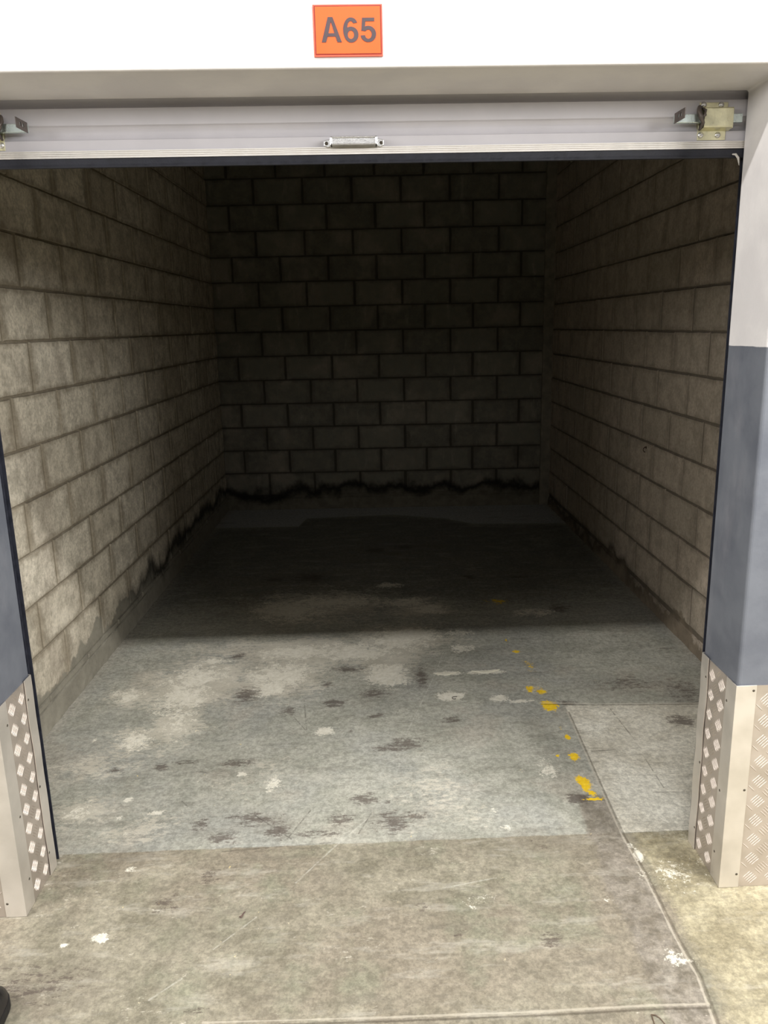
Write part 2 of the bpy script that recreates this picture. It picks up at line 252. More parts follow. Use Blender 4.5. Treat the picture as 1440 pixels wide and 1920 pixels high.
def make_floor():
    def axis(a, b, step, *outer):
        v = list(np.arange(a, b+1e-6, step)); lo = [-o for o in outer]
        return v
    xs = np.concatenate([[-4.5, -3.2, -2.4, -2.0, -1.7], np.arange(-1.5, 1.80, .010), [2.0, 2.4, 3.2, 4.5]])
    ys = np.concatenate([[-4.5, -3.0, -2.0, -1.4, -1.0, -.8], np.arange(-.6, 2.5, .010), np.arange(2.5, 5.1, .02)])
    X, Y = np.meshgrid(xs, ys)
    nx, ny = len(xs), len(ys)
    co = np.zeros((nx*ny, 3), np.float32); co[:, 0] = X.ravel(); co[:, 1] = Y.ravel()
    i = np.arange(nx-1)[None, :]+nx*np.arange(ny-1)[:, None]
    f = np.stack([i, i+1, i+1+nx, i+nx], -1).reshape(-1, 4)
    me = bpy.data.meshes.new('floor'); me.vertices.add(len(co)); me.vertices.foreach_set('co', co.ravel())
    me.loops.add(f.size); me.loops.foreach_set('vertex_index', f.ravel().astype(np.int32))
    me.polygons.add(len(f)); me.polygons.foreach_set('loop_start', np.arange(0, f.size, 4, dtype=np.int32))
    me.update(calc_edges=True)
    x, y = co[:, 0], co[:, 1]
    def field(bl):
        r = np.zeros(len(x))
        for cx, cy, rx, ry, st in bl:
            d = np.sqrt(((x-cx)/rx)**2+((y-cy)/ry)**2); r = np.maximum(r, np.clip(st*(1-.5*d), 0, 1.2))
        return r
    def put(n, v):
        a = me.attributes.new(n, 'FLOAT', 'POINT'); a.data.foreach_set('value', np.asarray(v, np.float32))
    put('white', field(WHITE)); put('wash', field(WASH)); put('smudge', field(SMUDGE)); put('dark', field(DARK)); put('yellow', field(YELLOW)); put('pale', field(PALE)); put('green', field(GREEN))
    R = np.array(TRENCH_R)[::-1]; L = np.array(TRENCH_L)[::-1]
    xr = np.interp(y, R[:, 1], R[:, 0]); xl = np.interp(y, L[:, 1], L[:, 0])
    sm = lambda v, w: np.clip(.5+v/w*.5, 0, 1)
    put('patch', np.minimum(np.minimum(sm(x-xr, .03), sm(1.06-.04*(x-.8)-y, .05)), sm(y-.246, .012)))
    put('strip', np.minimum(np.minimum(sm(xr-x, .02), sm(x-xl, .05)), sm(.44-y, .14)))
    put('warm', np.minimum(sm(x-xr-.02, .08), sm(.246-y, .01))*.9)
    bx = np.array(BACKEDGE); ye = np.interp(x, bx[:, 0], bx[:, 1])
    put('back', sm(y-ye, .12)); put('darkening', np.clip((y-1.95)/.75, 0, .8)*(1-sm(y-ye, .12))*(1-.4*np.clip(np.abs(x-.15)-.9, 0, 1)))
    put('side', np.clip(np.maximum(1-(x-wl(y))/.16, 1-(wr(y)-x)/.14)*.75, 0, 1)*(y > .25))
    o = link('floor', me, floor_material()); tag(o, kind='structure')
FL_OUT_A, FL_OUT_B, FL_OUT_C, FL_OUT_D = lin(126, 121, 105), lin(150, 144, 127), lin(138, 129, 114), lin(131, 132, 113)
FL_IN_A, FL_IN_B, FL_IN_C, FL_IN_D = lin(156, 156, 144), lin(174, 173, 161), lin(154, 155, 150), lin(172, 166, 153)
FL_WARM_A, FL_WARM_B = lin(142, 134, 110), lin(172, 164, 138)
FL_PATCH_A, FL_PATCH_B = lin(192, 187, 172), lin(214, 210, 196)
FL_STRIP_A, FL_STRIP_B = lin(116, 109, 97), lin(148, 141, 130)
FL_WH_A, FL_WH_B = lin(220, 215, 198), lin(240, 236, 222)
FL_DK = lin(84, 74, 68)
make_floor()

# ------------------------------------------------------------------ block walls of the unit
def wall_material(name, base, base2, mortar, band, band_h, darkening, streak=.3, edge=.32):
    s = NT(name); X, Y, Z = s.xyz()
    blk = s.attr('blk'); mort = s.attr('mortar')
    nb = s.noise(3, 4, .6); nm = s.noise(14, 6, .65, seed=1); nf = s.noise(70, 5, .7, seed=2)
    col = s.mix(s.math('MULTIPLY', blk, 1.), base, base2)
    col = s.mix(s.ramp(nm, .4, .66, 0, .5), col, lin(132, 126, 112))
    col = s.mix(s.ramp(nb, .48, .68, 0, .4), col, lin(168, 157, 142))
    st = s.noise(9, 5, .7, stretch=(1.6, 1.6, .3), seed=3)
    col = s.mix(s.ramp(st, .5, .66, 0, streak), col, lin(112, 103, 88))
    col = s.mix(s.ramp(st, .30, .42, streak*.8, 0), col, lin(192, 184, 168))
    col = s.mix(s.ramp(nf, .36, .6, .4, 0), col, lin(122, 115, 102))
    col = s.mix(s.ramp(s.noise(5, 7, .7, seed=12), .54, .68, 0, .35), col, tuple(min(1, v*1.12) for v in base[:3])+(1,))
    eg = s.math('ADD', s.attr('edge'), s.math('MULTIPLY', s.math('SUBTRACT', s.noise(11, 6, .7, seed=7, stretch=(1, 1, .6)), .5), .9))
    col = s.mix(s.ramp(eg, .74, 1.02, 0, edge), col, tuple(v*1.15 for v in mortar[:3])+(1,))
    col = s.mix(s.math('MULTIPLY', mort, .8), col, mortar)
    ed = s.math('ADD', Z, s.math('MULTIPLY', s.math('SUBTRACT', s.noise(3.6, 6, .6, seed=4, stretch=(1, 1, .8)), .5), -.42))
    bm_ = s.ramp(ed, band_h-.008, band_h+.012, 1, 0)
    col = s.mix(s.math('MULTIPLY', bm_, .85), col, s.mix(s.ramp(nm, .35, .65), band, tuple(v*1.45 for v in band[:3])+(1,)))
    # black damp creeping along the top of the band, deeper inside the unit
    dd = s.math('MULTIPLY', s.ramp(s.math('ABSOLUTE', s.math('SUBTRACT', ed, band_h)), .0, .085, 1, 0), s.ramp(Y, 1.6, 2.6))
    col = s.mix(s.math('MULTIPLY', dd, darkening), col, lin(30, 28, 24))
    h = s.math('ADD', s.math('MULTIPLY', nm, .6), s.math('MULTIPLY', nf, .5))
    return s.done(col, .9, 0, s.bump(h, .55, .006), .2)

def block_wall(name, org, udir, ndir, length, z0, joints, gap, mat, depth=.006, thick=.12, zcut=.1):
    """org: point at u=0; joints(m) -> phase of the upright joints of course m; pitch .4"""
    bm = BM(); lb = bm.faces.layers.float.new('blk'); lm = bm.faces.layers.float.new('mortar'); le = bm.verts.layers.float.new('edge')
    o, u, n = Vector(org), Vector(udir).normalized(), Vector(ndir).normalized(); zz = Vector((0, 0, 1))
    P = lambda a, z, d: o+u*a+zz*z+n*d
    def quad(pts, b, m):
        f = bm.faces.new([bm.verts.new(p) for p in pts]); f[lb] = b; f[lm] = m
    # mortar bed and the body of the wall behind it
    for f in ([(0,0,0),(length,0,0),(length,HT,0),(0,HT,0)], [(0,0,-thick),(0,HT,-thick),(length,HT,-thick),(length,0,-thick)],
              [(0,0,0),(0,HT,0),(0,HT,-thick),(0,0,-thick)], [(length,0,0),(length,0,-thick),(length,HT,-thick),(length,HT,0)],
              [(0,HT,0),(length,HT,0),(length,HT,-thick),(0,HT,-thick)]):
        quad([P(*q) for q in f], .4, 1)
    rnd = random.Random(hash(len(name))+int(z0*1000))
    m = -2
    while z0+.2*m < HT:
        za, zb = z0+.2*m, min(z0+.2*(m+1), HT); m += 1
        if zb < zcut+.03: continue
        za = max(za, zcut)
        ph, pitch = joints(m-1); a = ph-math.ceil(ph/pitch)*pitch
        while a < length:
            a0, a1 = max(a, 0), min(a+pitch, length); a += pitch
            if a1-a0 < .03: continue
            g = gap/2; c = .0035; j = lambda s_=.0022: rnd.uniform(-s_, s_)
            d = depth+rnd.uniform(-.0015, .0015); b = rnd.random()
            A0, A1, Z0, Z1 = a0+g+j()+.001, a1-g+j()-.001, za+.0035+j(.001), zb-.0035+j(.001)
            # ragged outline: several points along each side
            ring = []
            N = 7; K = 4
            for i in range(N): ring.append((A0+(A1-A0)*i/N, Z0))
            for i in range(K): ring.append((A1, Z0+(Z1-Z0)*i/K))
            for i in range(N): ring.append((A1-(A1-A0)*i/N, Z1))
            for i in range(K): ring.append((A0, Z1-(Z1-Z0)*i/K))
            ring = [(p+j(.0016), q+j(.0014)) for p, q in ring]
            cx, cz = (A0+A1)/2, (Z0+Z1)/2
            inn = [(p-math.copysign(c, p-cx), q-math.copysign(c, q-cz)) for p, q in ring]
            vo = [bm.verts.new(P(p, q, 0.0003)) for p, q in ring]; vi = [bm.verts.new(P(p, q, d+rnd.uniform(-.0004, .0004))) for p, q in inn]
            vc = bm.verts.new(P(cx, cz, d)); k = len(ring)
            for v_ in vo+vi: v_[le] = 1
            for i in range(k):
                f = bm.faces.new((vo[i], vo[(i+1) % k], vi[(i+1) % k], vi[i])); f[lb] = b; f[lm] = .35
                f = bm.faces.new((vi[i], vi[(i+1) % k], vc)); f[lb] = b; f[lm] = 0
    # rough cement splash at the foot of the wall
    K = int(length/.05); vs = []
    for i in range(K+1):
        a = length*i/K; vs.append([bm.verts.new(P(a, 0, depth+.009+rnd.uniform(-.003, .003))), bm.verts.new(P(a, .035+rnd.uniform(-.01, .01), depth+.005)), bm.verts.new(P(a, zcut-.004+rnd.uniform(-.006, .006), depth+.001)), bm.verts.new(P(a, zcut+.001, 0))])
    for q, r_ in zip(vs, vs[1:]):
        for i in range(3):
            f = bm.faces.new((q[i], r_[i], r_[i+1], q[i+1])); f[lb] = .5; f[lm] = .2
    me = bpy.data.meshes.new(name); bm.to_mesh(me); bm.free()
    # faces were built facing along +n or -n at random: make each face look along n where it can
    ob = link(name, me, mat); tag(ob, kind='structure'); return ob
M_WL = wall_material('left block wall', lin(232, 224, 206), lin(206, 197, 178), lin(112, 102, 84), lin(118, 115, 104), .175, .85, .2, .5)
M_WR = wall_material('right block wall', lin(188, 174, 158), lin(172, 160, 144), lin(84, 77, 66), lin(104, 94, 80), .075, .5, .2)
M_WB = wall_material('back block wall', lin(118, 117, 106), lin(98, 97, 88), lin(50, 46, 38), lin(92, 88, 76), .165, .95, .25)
L = 4.95
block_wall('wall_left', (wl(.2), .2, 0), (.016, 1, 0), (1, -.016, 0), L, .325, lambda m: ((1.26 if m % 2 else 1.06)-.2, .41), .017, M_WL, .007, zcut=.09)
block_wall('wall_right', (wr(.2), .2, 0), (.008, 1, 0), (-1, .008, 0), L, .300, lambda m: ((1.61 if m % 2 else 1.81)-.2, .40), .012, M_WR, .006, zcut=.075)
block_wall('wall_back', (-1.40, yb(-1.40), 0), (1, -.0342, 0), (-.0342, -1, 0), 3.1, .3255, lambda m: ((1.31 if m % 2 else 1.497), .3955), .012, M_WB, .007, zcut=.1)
# rendered pier in the far right corner
bm = BM(); x0, x1 = 1.470, 1.53; n = 24
for i in range(1):
    yy = yb(1.5)
    box(bm, x0, x1+.03, yy-.028, yy+.02, 0, HT)
o = obj('trim_1', bm, simple('dark cement pier', lin(120, 114, 100), .9, 0, .25, 14, .4), bevel=.006); tag(o, kind='structure')
bm = BM(); box(bm, -1.6, 1.75, .2, 5.0, HT, HT+.1)
o = obj('ceiling', bm, simple('raw concrete ceiling', lin(70, 68, 66), .9)); tag(o, kind='structure')

# ------------------------------------------------------------------ front wall: lintel and two pillars
def front_material():
    s = NT('painted plaster, white over slate grey'); X, Y, Z = s.xyz()
    nm = s.noise(6, 5, .6); nf = s.noise(60, 4, .6, seed=1)
    wh = s.mix(s.ramp(nm, .35, .65), lin(211, 208, 208), lin(221, 218, 217))
    gr = s.mix(s.ramp(nm, .35, .65), lin(96, 100, 109), lin(108, 112, 120))
    gr = s.mix(s.ramp(s.noise(5, 5, .6, seed=4, stretch=(1, 1, .4)), .55, .75, 0, .5), gr, lin(134, 134, 140))
    ln = s.math('ADD', Z, s.math('MULTIPLY', s.math('SUBTRACT', s.noise(20, 3, .5, seed=2), .5), .006))
    col = s.mix(s.ramp(ln, GP-.0015, GP+.0015), gr, wh)
    return s.done(col, s.ramp(nm, .3, .7, .4, .55), 0, s.bump(s.math('ADD', s.math('MULTIPLY', nm, .8), s.math('MULTIPLY', nf, .25)), .25, .008), .4)
bm = BM()
pts = [(-3.2, 0), (XL, 0), (XL, ZL), (XR, ZL), (XR, 0), (3.2, 0), (3.2, 3.3), (-3.2, 3.3)]
# U-shaped solid, cut into sound quads
for (a, b, c, d) in ((-3.2, XL, 0, ZL), (XR, 3.2, 0, ZL)): box(bm, a, b, 0, JD, c, d)
box(bm, -3.2, 3.2, 0, JD, ZL, 3.3)
bmesh.ops.remove_doubles(bm, verts=bm.verts, dist=1e-5)
bm.free()
bm = BM()
fr = [bm.verts.new((x, 0, z)) for x, z in pts]; bk = [bm.verts.new((x, JD, z)) for x, z in pts]
for vs, fl_ in ((fr, 1), (bk, 0)):
    ext = {}
    q = [(vs[0], vs[1], vs[2], vs[7]), (vs[7], vs[2], vs[3], vs[6]), (vs[3], vs[4], vs[5], vs[6])]
    for a in q: bm.faces.new(a if fl_ else a[::-1])
for i in range(8): bm.faces.new((fr[i], bk[i], bk[(i+1) % 8], fr[(i+1) % 8]))
o = obj('wall_front', bm, front_material(), bevel=.007, seg=3); tag(o, kind='structure')

# ------------------------------------------------------------------ roller door
M_CUR = simple('lilac white enamelled steel', lin(190, 188, 194), .36, 0, .04, 8, .04, .5)
M_ALU = simple('mill finish aluminium', lin(226, 222, 216), .33, .75, .06, 40, .05)
M_RUB = simple('black rubber', lin(30, 32, 42), .5, 0, .2, 60, .2)
M_ZN = simple('zinc plated steel', lin(214, 210, 178), .32, .8, .12, 45, .08)
M_ZNB = simple('bright zinc bolt', lin(206, 218, 216), .3, .8, .08, 60, .05)
M_CH = simple('chromed casting', lin(212, 212, 212), .24, .85, .1, 90, .25)
M_DK = simple('dark steel', lin(46, 48, 58), .5, .3, .2, 40, .1)
M_TAB = simple('shaded steel tab', lin(108, 100, 96), .4, .6, .1, 60, .05)  # pull tab and catch: shade put into the steel colour
M_SCR = simple('dull screw steel', lin(96, 90, 80), .45, .7, .2, 200, .1)
door = empty('door_1', ((XL+XR)/2, JD+.01, ZD), 'white steel roller door rolled up under the white lintel', 'roller door', kind='structure')
def dp(o):   # parent to the door keeping world coordinates
    o.parent = door; o.matrix_parent_inverse = Matrix.Translation(-Vector(door.location)); return o
# curtain profile in (y, z): flat lands 38 mm, rounded channels 33 mm
prof = []; z = 1.981; Yf = JD+.006; dpth = .010
prof.append((Yf, z)); z = 2.0075
while z < 2.36:
    for t in range(13):
        a = t/12; d = math.sin(PI*a)**.6*dpth
        prof.append((Yf+d, z+.0335*a))
    z += .0335+.0375; 
bm = BM(); pr = prof+[(y+.0012, z) for y, z in prof[::-1]]
prev = None
for x in (XL-.03, XR+.03):
    ring = [bm.verts.new((x, y, z)) for y, z in pr]
    if prev:
        for i in range(len(ring)): bm.faces.new((prev[i], ring[i], ring[(i+1) % len(ring)], prev[(i+1) % len(ring)]))
    prev = ring
curtain = dp(obj('curtain', bm, M_CUR))
# coil of the curtain on its drum, behind the lintel
bm = BM()
for k in range(1): cyl(bm, (XL-.05, JD+.19, 2.5), (1, 0, 0), .15, XR-XL+.1, 40)
dp(obj('coil', bm, M_CUR, smooth=False))
# bottom rail with three grooves
bm = BM(); y0 = JD+.0015
rp = [(y0, 1.9665), (y0, 1.9700), (y0+.002, 1.9705), (y0+.002, 1.9715), (y0, 1.972), (y0, 1.9745), (y0+.002, 1.975), (y0+.002, 1.976), (y0, 1.9765), (y0, 1.9790), (y0+.002, 1.9795), (y0+.002, 1.9805), (y0, 1.981), (y0, 1.9835), (y0+.03, 1.9835), (y0+.03, 1.9665)]
prism(bm, rp, lambda y, z: (XL-.02, y, z), lambda y, z: (XR+.02, y, z)); dp(obj('bottom_rail', bm, M_ALU))
bm = BM()
rp = [(JD+.004, 1.9665), (JD+.003, 1.953), (JD+.002, 1.9475), (JD+.002, 1.945), (JD+.012, 1.945), (JD+.022, 1.953), (JD+.024, 1.9665)]
prism(bm, rp, lambda y, z: (XL-.015, y, z), lambda y, z: (XR+.015, y, z)); dp(obj('rubber_seal', bm, M_RUB, bevel=.0015))
bm = BM()
pts3 = [(.921, JD-.002, 1.952), (.928, JD-.006, 1.951), (.936, JD-.004, 1.943), (.940, JD-.003, 1.926)]
tube(bm, pts3, [.0015, .0028, .003, .0006], 6); o = dp(obj('frayed_end', bm, simple('pale fibre', lin(190, 186, 180), .7))); o['label'] = 'pale frayed strip hanging off the black seal'
# guides at both jambs
for sx_, x0 in ((1, XL+.001), (-1, XR+.008)):
    bm = BM(); a, b = sorted((x0+sx_*.001, x0-sx_*.05))
    box(bm, a, b, JD+.022, JD+.025, 0, 2.3); box(bm, a, b, JD+.001, JD+.003, 0, 2.3)
    a, b = sorted((x0-sx_*.046, x0-sx_*.05)); box(bm, a, b, JD+.003, JD+.022, 0, 2.3)
    dp(obj('guide_rail', bm, M_DK))
# lift handle in the middle of the door
hx = -.0185; hz = 1.9925; yf = JD+.004
h = bpy.data.objects.new('pull_handle', None)
bm = BM()
box(bm, hx-.0545, hx+.0545, yf-.024, yf-.021, hz-.0085, hz+.0085)      # thin front web
for (a, b, c, d) in ((-.056, .056, .006, .0095), (-.056, .056, -.0095, -.006), (-.056, -.052, -.0095, .0095), (.052, .056, -.0095, .0095)):
    box(bm, hx+a, hx+b, yf-.027, yf, hz+c, hz+d)
for s_ in (-1, 1):
    pr_ = [(s_*.055, -.0085), (s_*.064, -.0115), (s_*.0725, -.0075), (s_*.0735, .004), (s_*.066, .0065), (s_*.055, .0085)]
    prism(bm, pr_, lambda a, z: (hx+a, yf-.007, hz+z), lambda a, z: (hx+a, yf+.001, hz+z))
    prism(bm, [(s_*.052, -.009), (s_*.058, -.009), (s_*.058, .009), (s_*.052, .009)], lambda a, z: (hx+a, yf-.02, hz+z), lambda a, z: (hx+a, yf, hz+z))
handle = dp(obj('pull_handle', bm, M_CH, bevel=.0012))
for s_ in (-1, 1):
    bm = BM(); dome(bm, (hx+s_*.0668, yf-.007, hz-.002), (0, -1, 0), .0042, .5); box(bm, hx+s_*.0668-.0033, hx+s_*.0668+.0033, yf-.0096, yf-.0088, hz-.0026, hz-.0014)
    o = obj('screw', bm, M_SCR); o.parent = handle; o.matrix_parent_inverse = handle.matrix_parent_inverse.copy(); o.matrix_parent_inverse = Matrix.Identity(4)
    o.matrix_parent_inverse = Matrix.Identity(4)
# slide bolts at the two ends of the door
def slide_latch(mx, side):
    """mx maps the x of the right-hand latch to this one"""
    X = lambda a: mx(a)
    yf = JD+.006
    def bx(bm, a, b, *r):
        a, b = sorted((X(a), X(b))); box(bm, a, b, *r)
    bm = BM()
    bx(bm, .834, .905, yf-.002, yf, 2.054, 2.0725); bx(bm, .8325, .903, yf-.002, yf, 1.9865, 2.012); bx(bm, .834, .904, yf-.0005, yf+.0125, 2.0, 2.06)
    root = dp(obj('slide_latch', bm, M_ZN, bevel=.0008))
    def kid(name, bm, m, **k):
        o = obj(name, bm, m, **k); o.parent = root; return o
    bm = BM()   # pressed steel housing, open at the sides where the bolt passes
    ho = [(yf-.001, 2.007), (yf-.024, 2.011), (yf-.026, 2.014), (yf-.026, 2.053), (yf-.024, 2.056), (yf-.001, 2.060)]
    hi = [(yf-.001, 2.009), (yf-.0225, 2.013), (yf-.024, 2.015), (yf-.024, 2.052), (yf-.0225, 2.054), (yf-.001, 2.058)]
    pr_ = ho+hi[::-1]; prism(bm, pr_, lambda y, z: (X(.838), y, z), lambda y, z: (X(.910), y, z))
    bx(bm, .9085, .910, yf-.025, yf-.001, 2.045, 2.057); bx(bm, .9085, .910, yf-.025, yf-.001, 2.009, 2.022)
    kid('housing', bm, M_ZN, bevel=.001)
    bm = BM(); bx(bm, .768, .937, yf-.016, yf-.006, 2.0235, 2.0435); kid('bolt', bm, M_ZNB, bevel=.0015)
    # folded pull tab with two slots
    bm = BM(); nrm = Vector((1, .25, 0))
    ya, yc, z0_, z1_ = yf-.014, yf-.062, 2.0225, 2.0455
    def tabpt(u, v, t): # u 0..1 outwards, v 0..1 upwards
        return Vector((X(.768+.006*u+t), ya+(yc-ya)*u, z0_+(z1_-z0_)*v+.002*u))
    us = [0, .34, .44, .58, .68, 1]; vs = [0, .36, .72, 1]
    G = {(i, j, t): bm.verts.new(tabpt(us[i], vs[j], t)) for i in range(6) for j in range(4) for t in (0, .0018)}
    for t in (0, .0018):
        for i in range(5):
            for j in range(3):
                if j == 1 and i in (1, 3): continue
                bm.faces.new((G[i,j,t], G[i+1,j,t], G[i+1,j+1,t], G[i,j+1,t]))
    for i in range(5):
        for j in (0, 3): bm.faces.new((G[i,j,0], G[i+1,j,0], G[i+1,j,.0018], G[i,j,.0018]))
    for j in range(3):
        for i in (0, 5): bm.faces.new((G[i,j,0], G[i,j+1,0], G[i,j+1,.0018], G[i,j,.0018]))
    kid('pull_tab', bm, M_TAB)
    # sprung catch on the bolt side of the housing
    bm = BM()
    tube(bm, [(X(.836), yf-.003, 2.060), (X(.828), yf-.016, 2.058), (X(.824), yf-.026, 2.046), (X(.828), yf-.031, 2.032), (X(.834), yf-.028, 2.020), (X(.832), yf-.012, 2.008)], [.003, .0055, .0065, .006, .0045, .003], 8)
    tube(bm, [(X(.832), yf-.02, 2.056), (X(.838), yf-.03, 2.048), (X(.836), yf-.034, 2.037), (X(.828), yf-.030, 2.030)], [.002, .0035, .0035, .002], 8)
    kid('spring_catch', bm, M_TAB, smooth=True)
    for a, z in ((.8435, 2.0665), (.887, 2.066), (.8405, 1.9985), (.883, 1.998)):
        bm = BM(); dome(bm, (X(a), yf-.002, z), (0, -1, 0), .0075, .75); kid('rivet', bm, M_CH, smooth=True)
    return root
slide_latch(lambda a: a, 'right'); slide_latch(lambda a: XL+XR-a, 'left')

# ------------------------------------------------------------------ door number sign
sg = empty('door_number_sign', (-.022, -.0005, 2.168), 'orange number sign A65 on the white lintel above the door', 'sign')
def sgo(o): o.parent = sg; o.matrix_parent_inverse = Matrix.Translation(-Vector(sg.location)); return o
S_OR = simple('orange plastic', lin(222, 88, 26), .55, 0, .02, 20, .02); S_RIM = simple('salmon orange rim', lin(218, 88, 66), .5, 0, .02)
S_RED = simple('dark red line', lin(130, 30, 20), .5, 0, .05); S_TXT = simple('dark grey lettering', lin(70, 57, 62), .5, 0, .03)
kx, kz = .1472/725, .1000/535
def q(cx, cy): return (-.022+(cx-510)*kx, 2.168-(cy-325)*kz)
def qbox(bm, a, b, c, d, y0, y1):
    (x0, z1), (x1, z0) = q(a, b), q(c, d); box(bm, x0, x1, y0, y1, z0, z1)
bm = BM(); qbox(bm, 147, 58, 873, 593, -.0035, -.0004); sgo(obj('rim', bm, S_RIM, bevel=.0006))
bm = BM(); qbox(bm, 162, 72, 860, 574, -.0041, -.0034); sgo(obj('border_line', bm, S_RED))
bm = BM(); qbox(bm, 172, 82, 850, 564, -.0047, -.0040); sgo(obj('panel', bm, S_OR))
def ell(cx, cy, rx, ry, a0, a1, n=24): return [(cx+rx*math.cos(math.radians(a0+(a1-a0)*i/n)), cy+ry*math.sin(math.radians(a0+(a1-a0)*i/n))) for i in range(n+1)]
glyphs = {
 'letter_a': [[(232,448),(303,190),(353,190),(443,448),(397,448),(378,389),(296,389),(277,448)], [(306,354),(368,354),(333,236)]],
 'digit_six': [ell(540,324,80,129,90,270)+ell(540,262,69,67,270,350,14)+[(567,256)]+ell(540,276,30,43,335,270,8)[1:]+ell(540,300,36,67,270,200,8)[1:]+ell(541,371,78,82,243,450,28), ell(540,372,33,43,0,350,30)],
 'digit_five': [[(661,200),(788,200),(788,237),(695,237),(689,290)]+ell(722,366,82,84,250,530,34)+[(690,378)]+ell(722,368,36,47,162,-140,30)+[(650,332)]]}
for gname, loops in glyphs.items():
    cu = bpy.data.curves.new(gname, 'CURVE'); cu.dimensions = '2D'; cu.fill_mode = 'BOTH'; cu.extrude = .0004
    for lp in loops:
        sp = cu.splines.new('POLY'); sp.points.add(len(lp)-1); sp.use_cyclic_u = True
        for pt, (a, b) in zip(sp.points, lp): x, z = q(a, b); pt.co = (x, z, 0, 1)
    tmp = bpy.data.objects.new('tmp', cu); C.objects.link(tmp)
    me = bpy.data.meshes.new_from_object(tmp.evaluated_get(bpy.context.evaluated_depsgraph_get())); bpy.data.objects.remove(tmp)
    me.name = gname
    me.transform(Matrix(((1,0,0,0),(0,0,-1,-.0050),(0,1,0,0),(0,0,0,1))))
    sgo(link(gname, me, S_TXT))

# ------------------------------------------------------------------ checker plate corner guards
M_PL = simple('checker plate aluminium', lin(196, 186, 176), .5, .7, .08, 12, .05)
M_TR = simple('brushed aluminium angle', lin(222, 216, 208), .42, .7, .07, 10, .06)
def checker(bm, w0, w1, z0, z1, P, Nn, phase=(0, 0)):
    """five-bar tread: groups of five raised bars, each group square to its neighbours. P(a, z, h) -> point"""
    c = .0425; hl, hw, ht, sp = .0168, .0015, .0014, .0072; r = math.sqrt(.5)
    for i in range(-40, 41):
        for j in range(-40, 41):
            ca = phase[0]+(i-j)*c*r; cz = phase[1]+(i+j)*c*r
            if not (w0-.02 < ca < w1+.02 and z0-.02 < cz < z1+.02): continue
            d = (r, r) if (i+j) % 2 == 0 else (r, -r); e = (-d[1], d[0])
            for k in range(-2, 3):
                bx_, bz = ca+e[0]*sp*k, cz+e[1]*sp*k
                ln = hl*(1-.05*abs(k))
                ring = [(-ln, 0), (-ln*.55, -hw*.85), (0, -hw), (ln*.55, -hw*.85), (ln, 0), (ln*.55, hw*.85), (0, hw), (-ln*.55, hw*.85)]
                pts_ = [(bx_+d[0]*u_+e[0]*v_, bz+d[1]*u_+e[1]*v_) for u_, v_ in ring]
                if any(not (w0+.0005 < a < w1-.0005 and z0+.001 < z < z1-.001) for a, z in pts_): continue
                vb = [bm.verts.new(P(a, z, 0)) for a, z in pts_]
                tp = [bm.verts.new(P(bx_+d[0]*u_, bz+d[1]*u_, ht)) for u_ in (-ln*.6, 0, ln*.6)]
                for idx in ((0,1,'a'), (1,2,'ab'), (2,3,'bc'), (3,4,'c'), (4,5,'c'), (5,6,'cb'), (6,7,'ba'), (7,0,'a')):
                    t = {'a': [tp[0]], 'ab': [tp[1], tp[0]], 'bc': [tp[2], tp[1]], 'c': [tp[2]], 'cb': [tp[1], tp[2]], 'ba': [tp[0], tp[1]]}[idx[2]]
                    bm.faces.new([vb[idx[0]], vb[idx[1]]]+t)
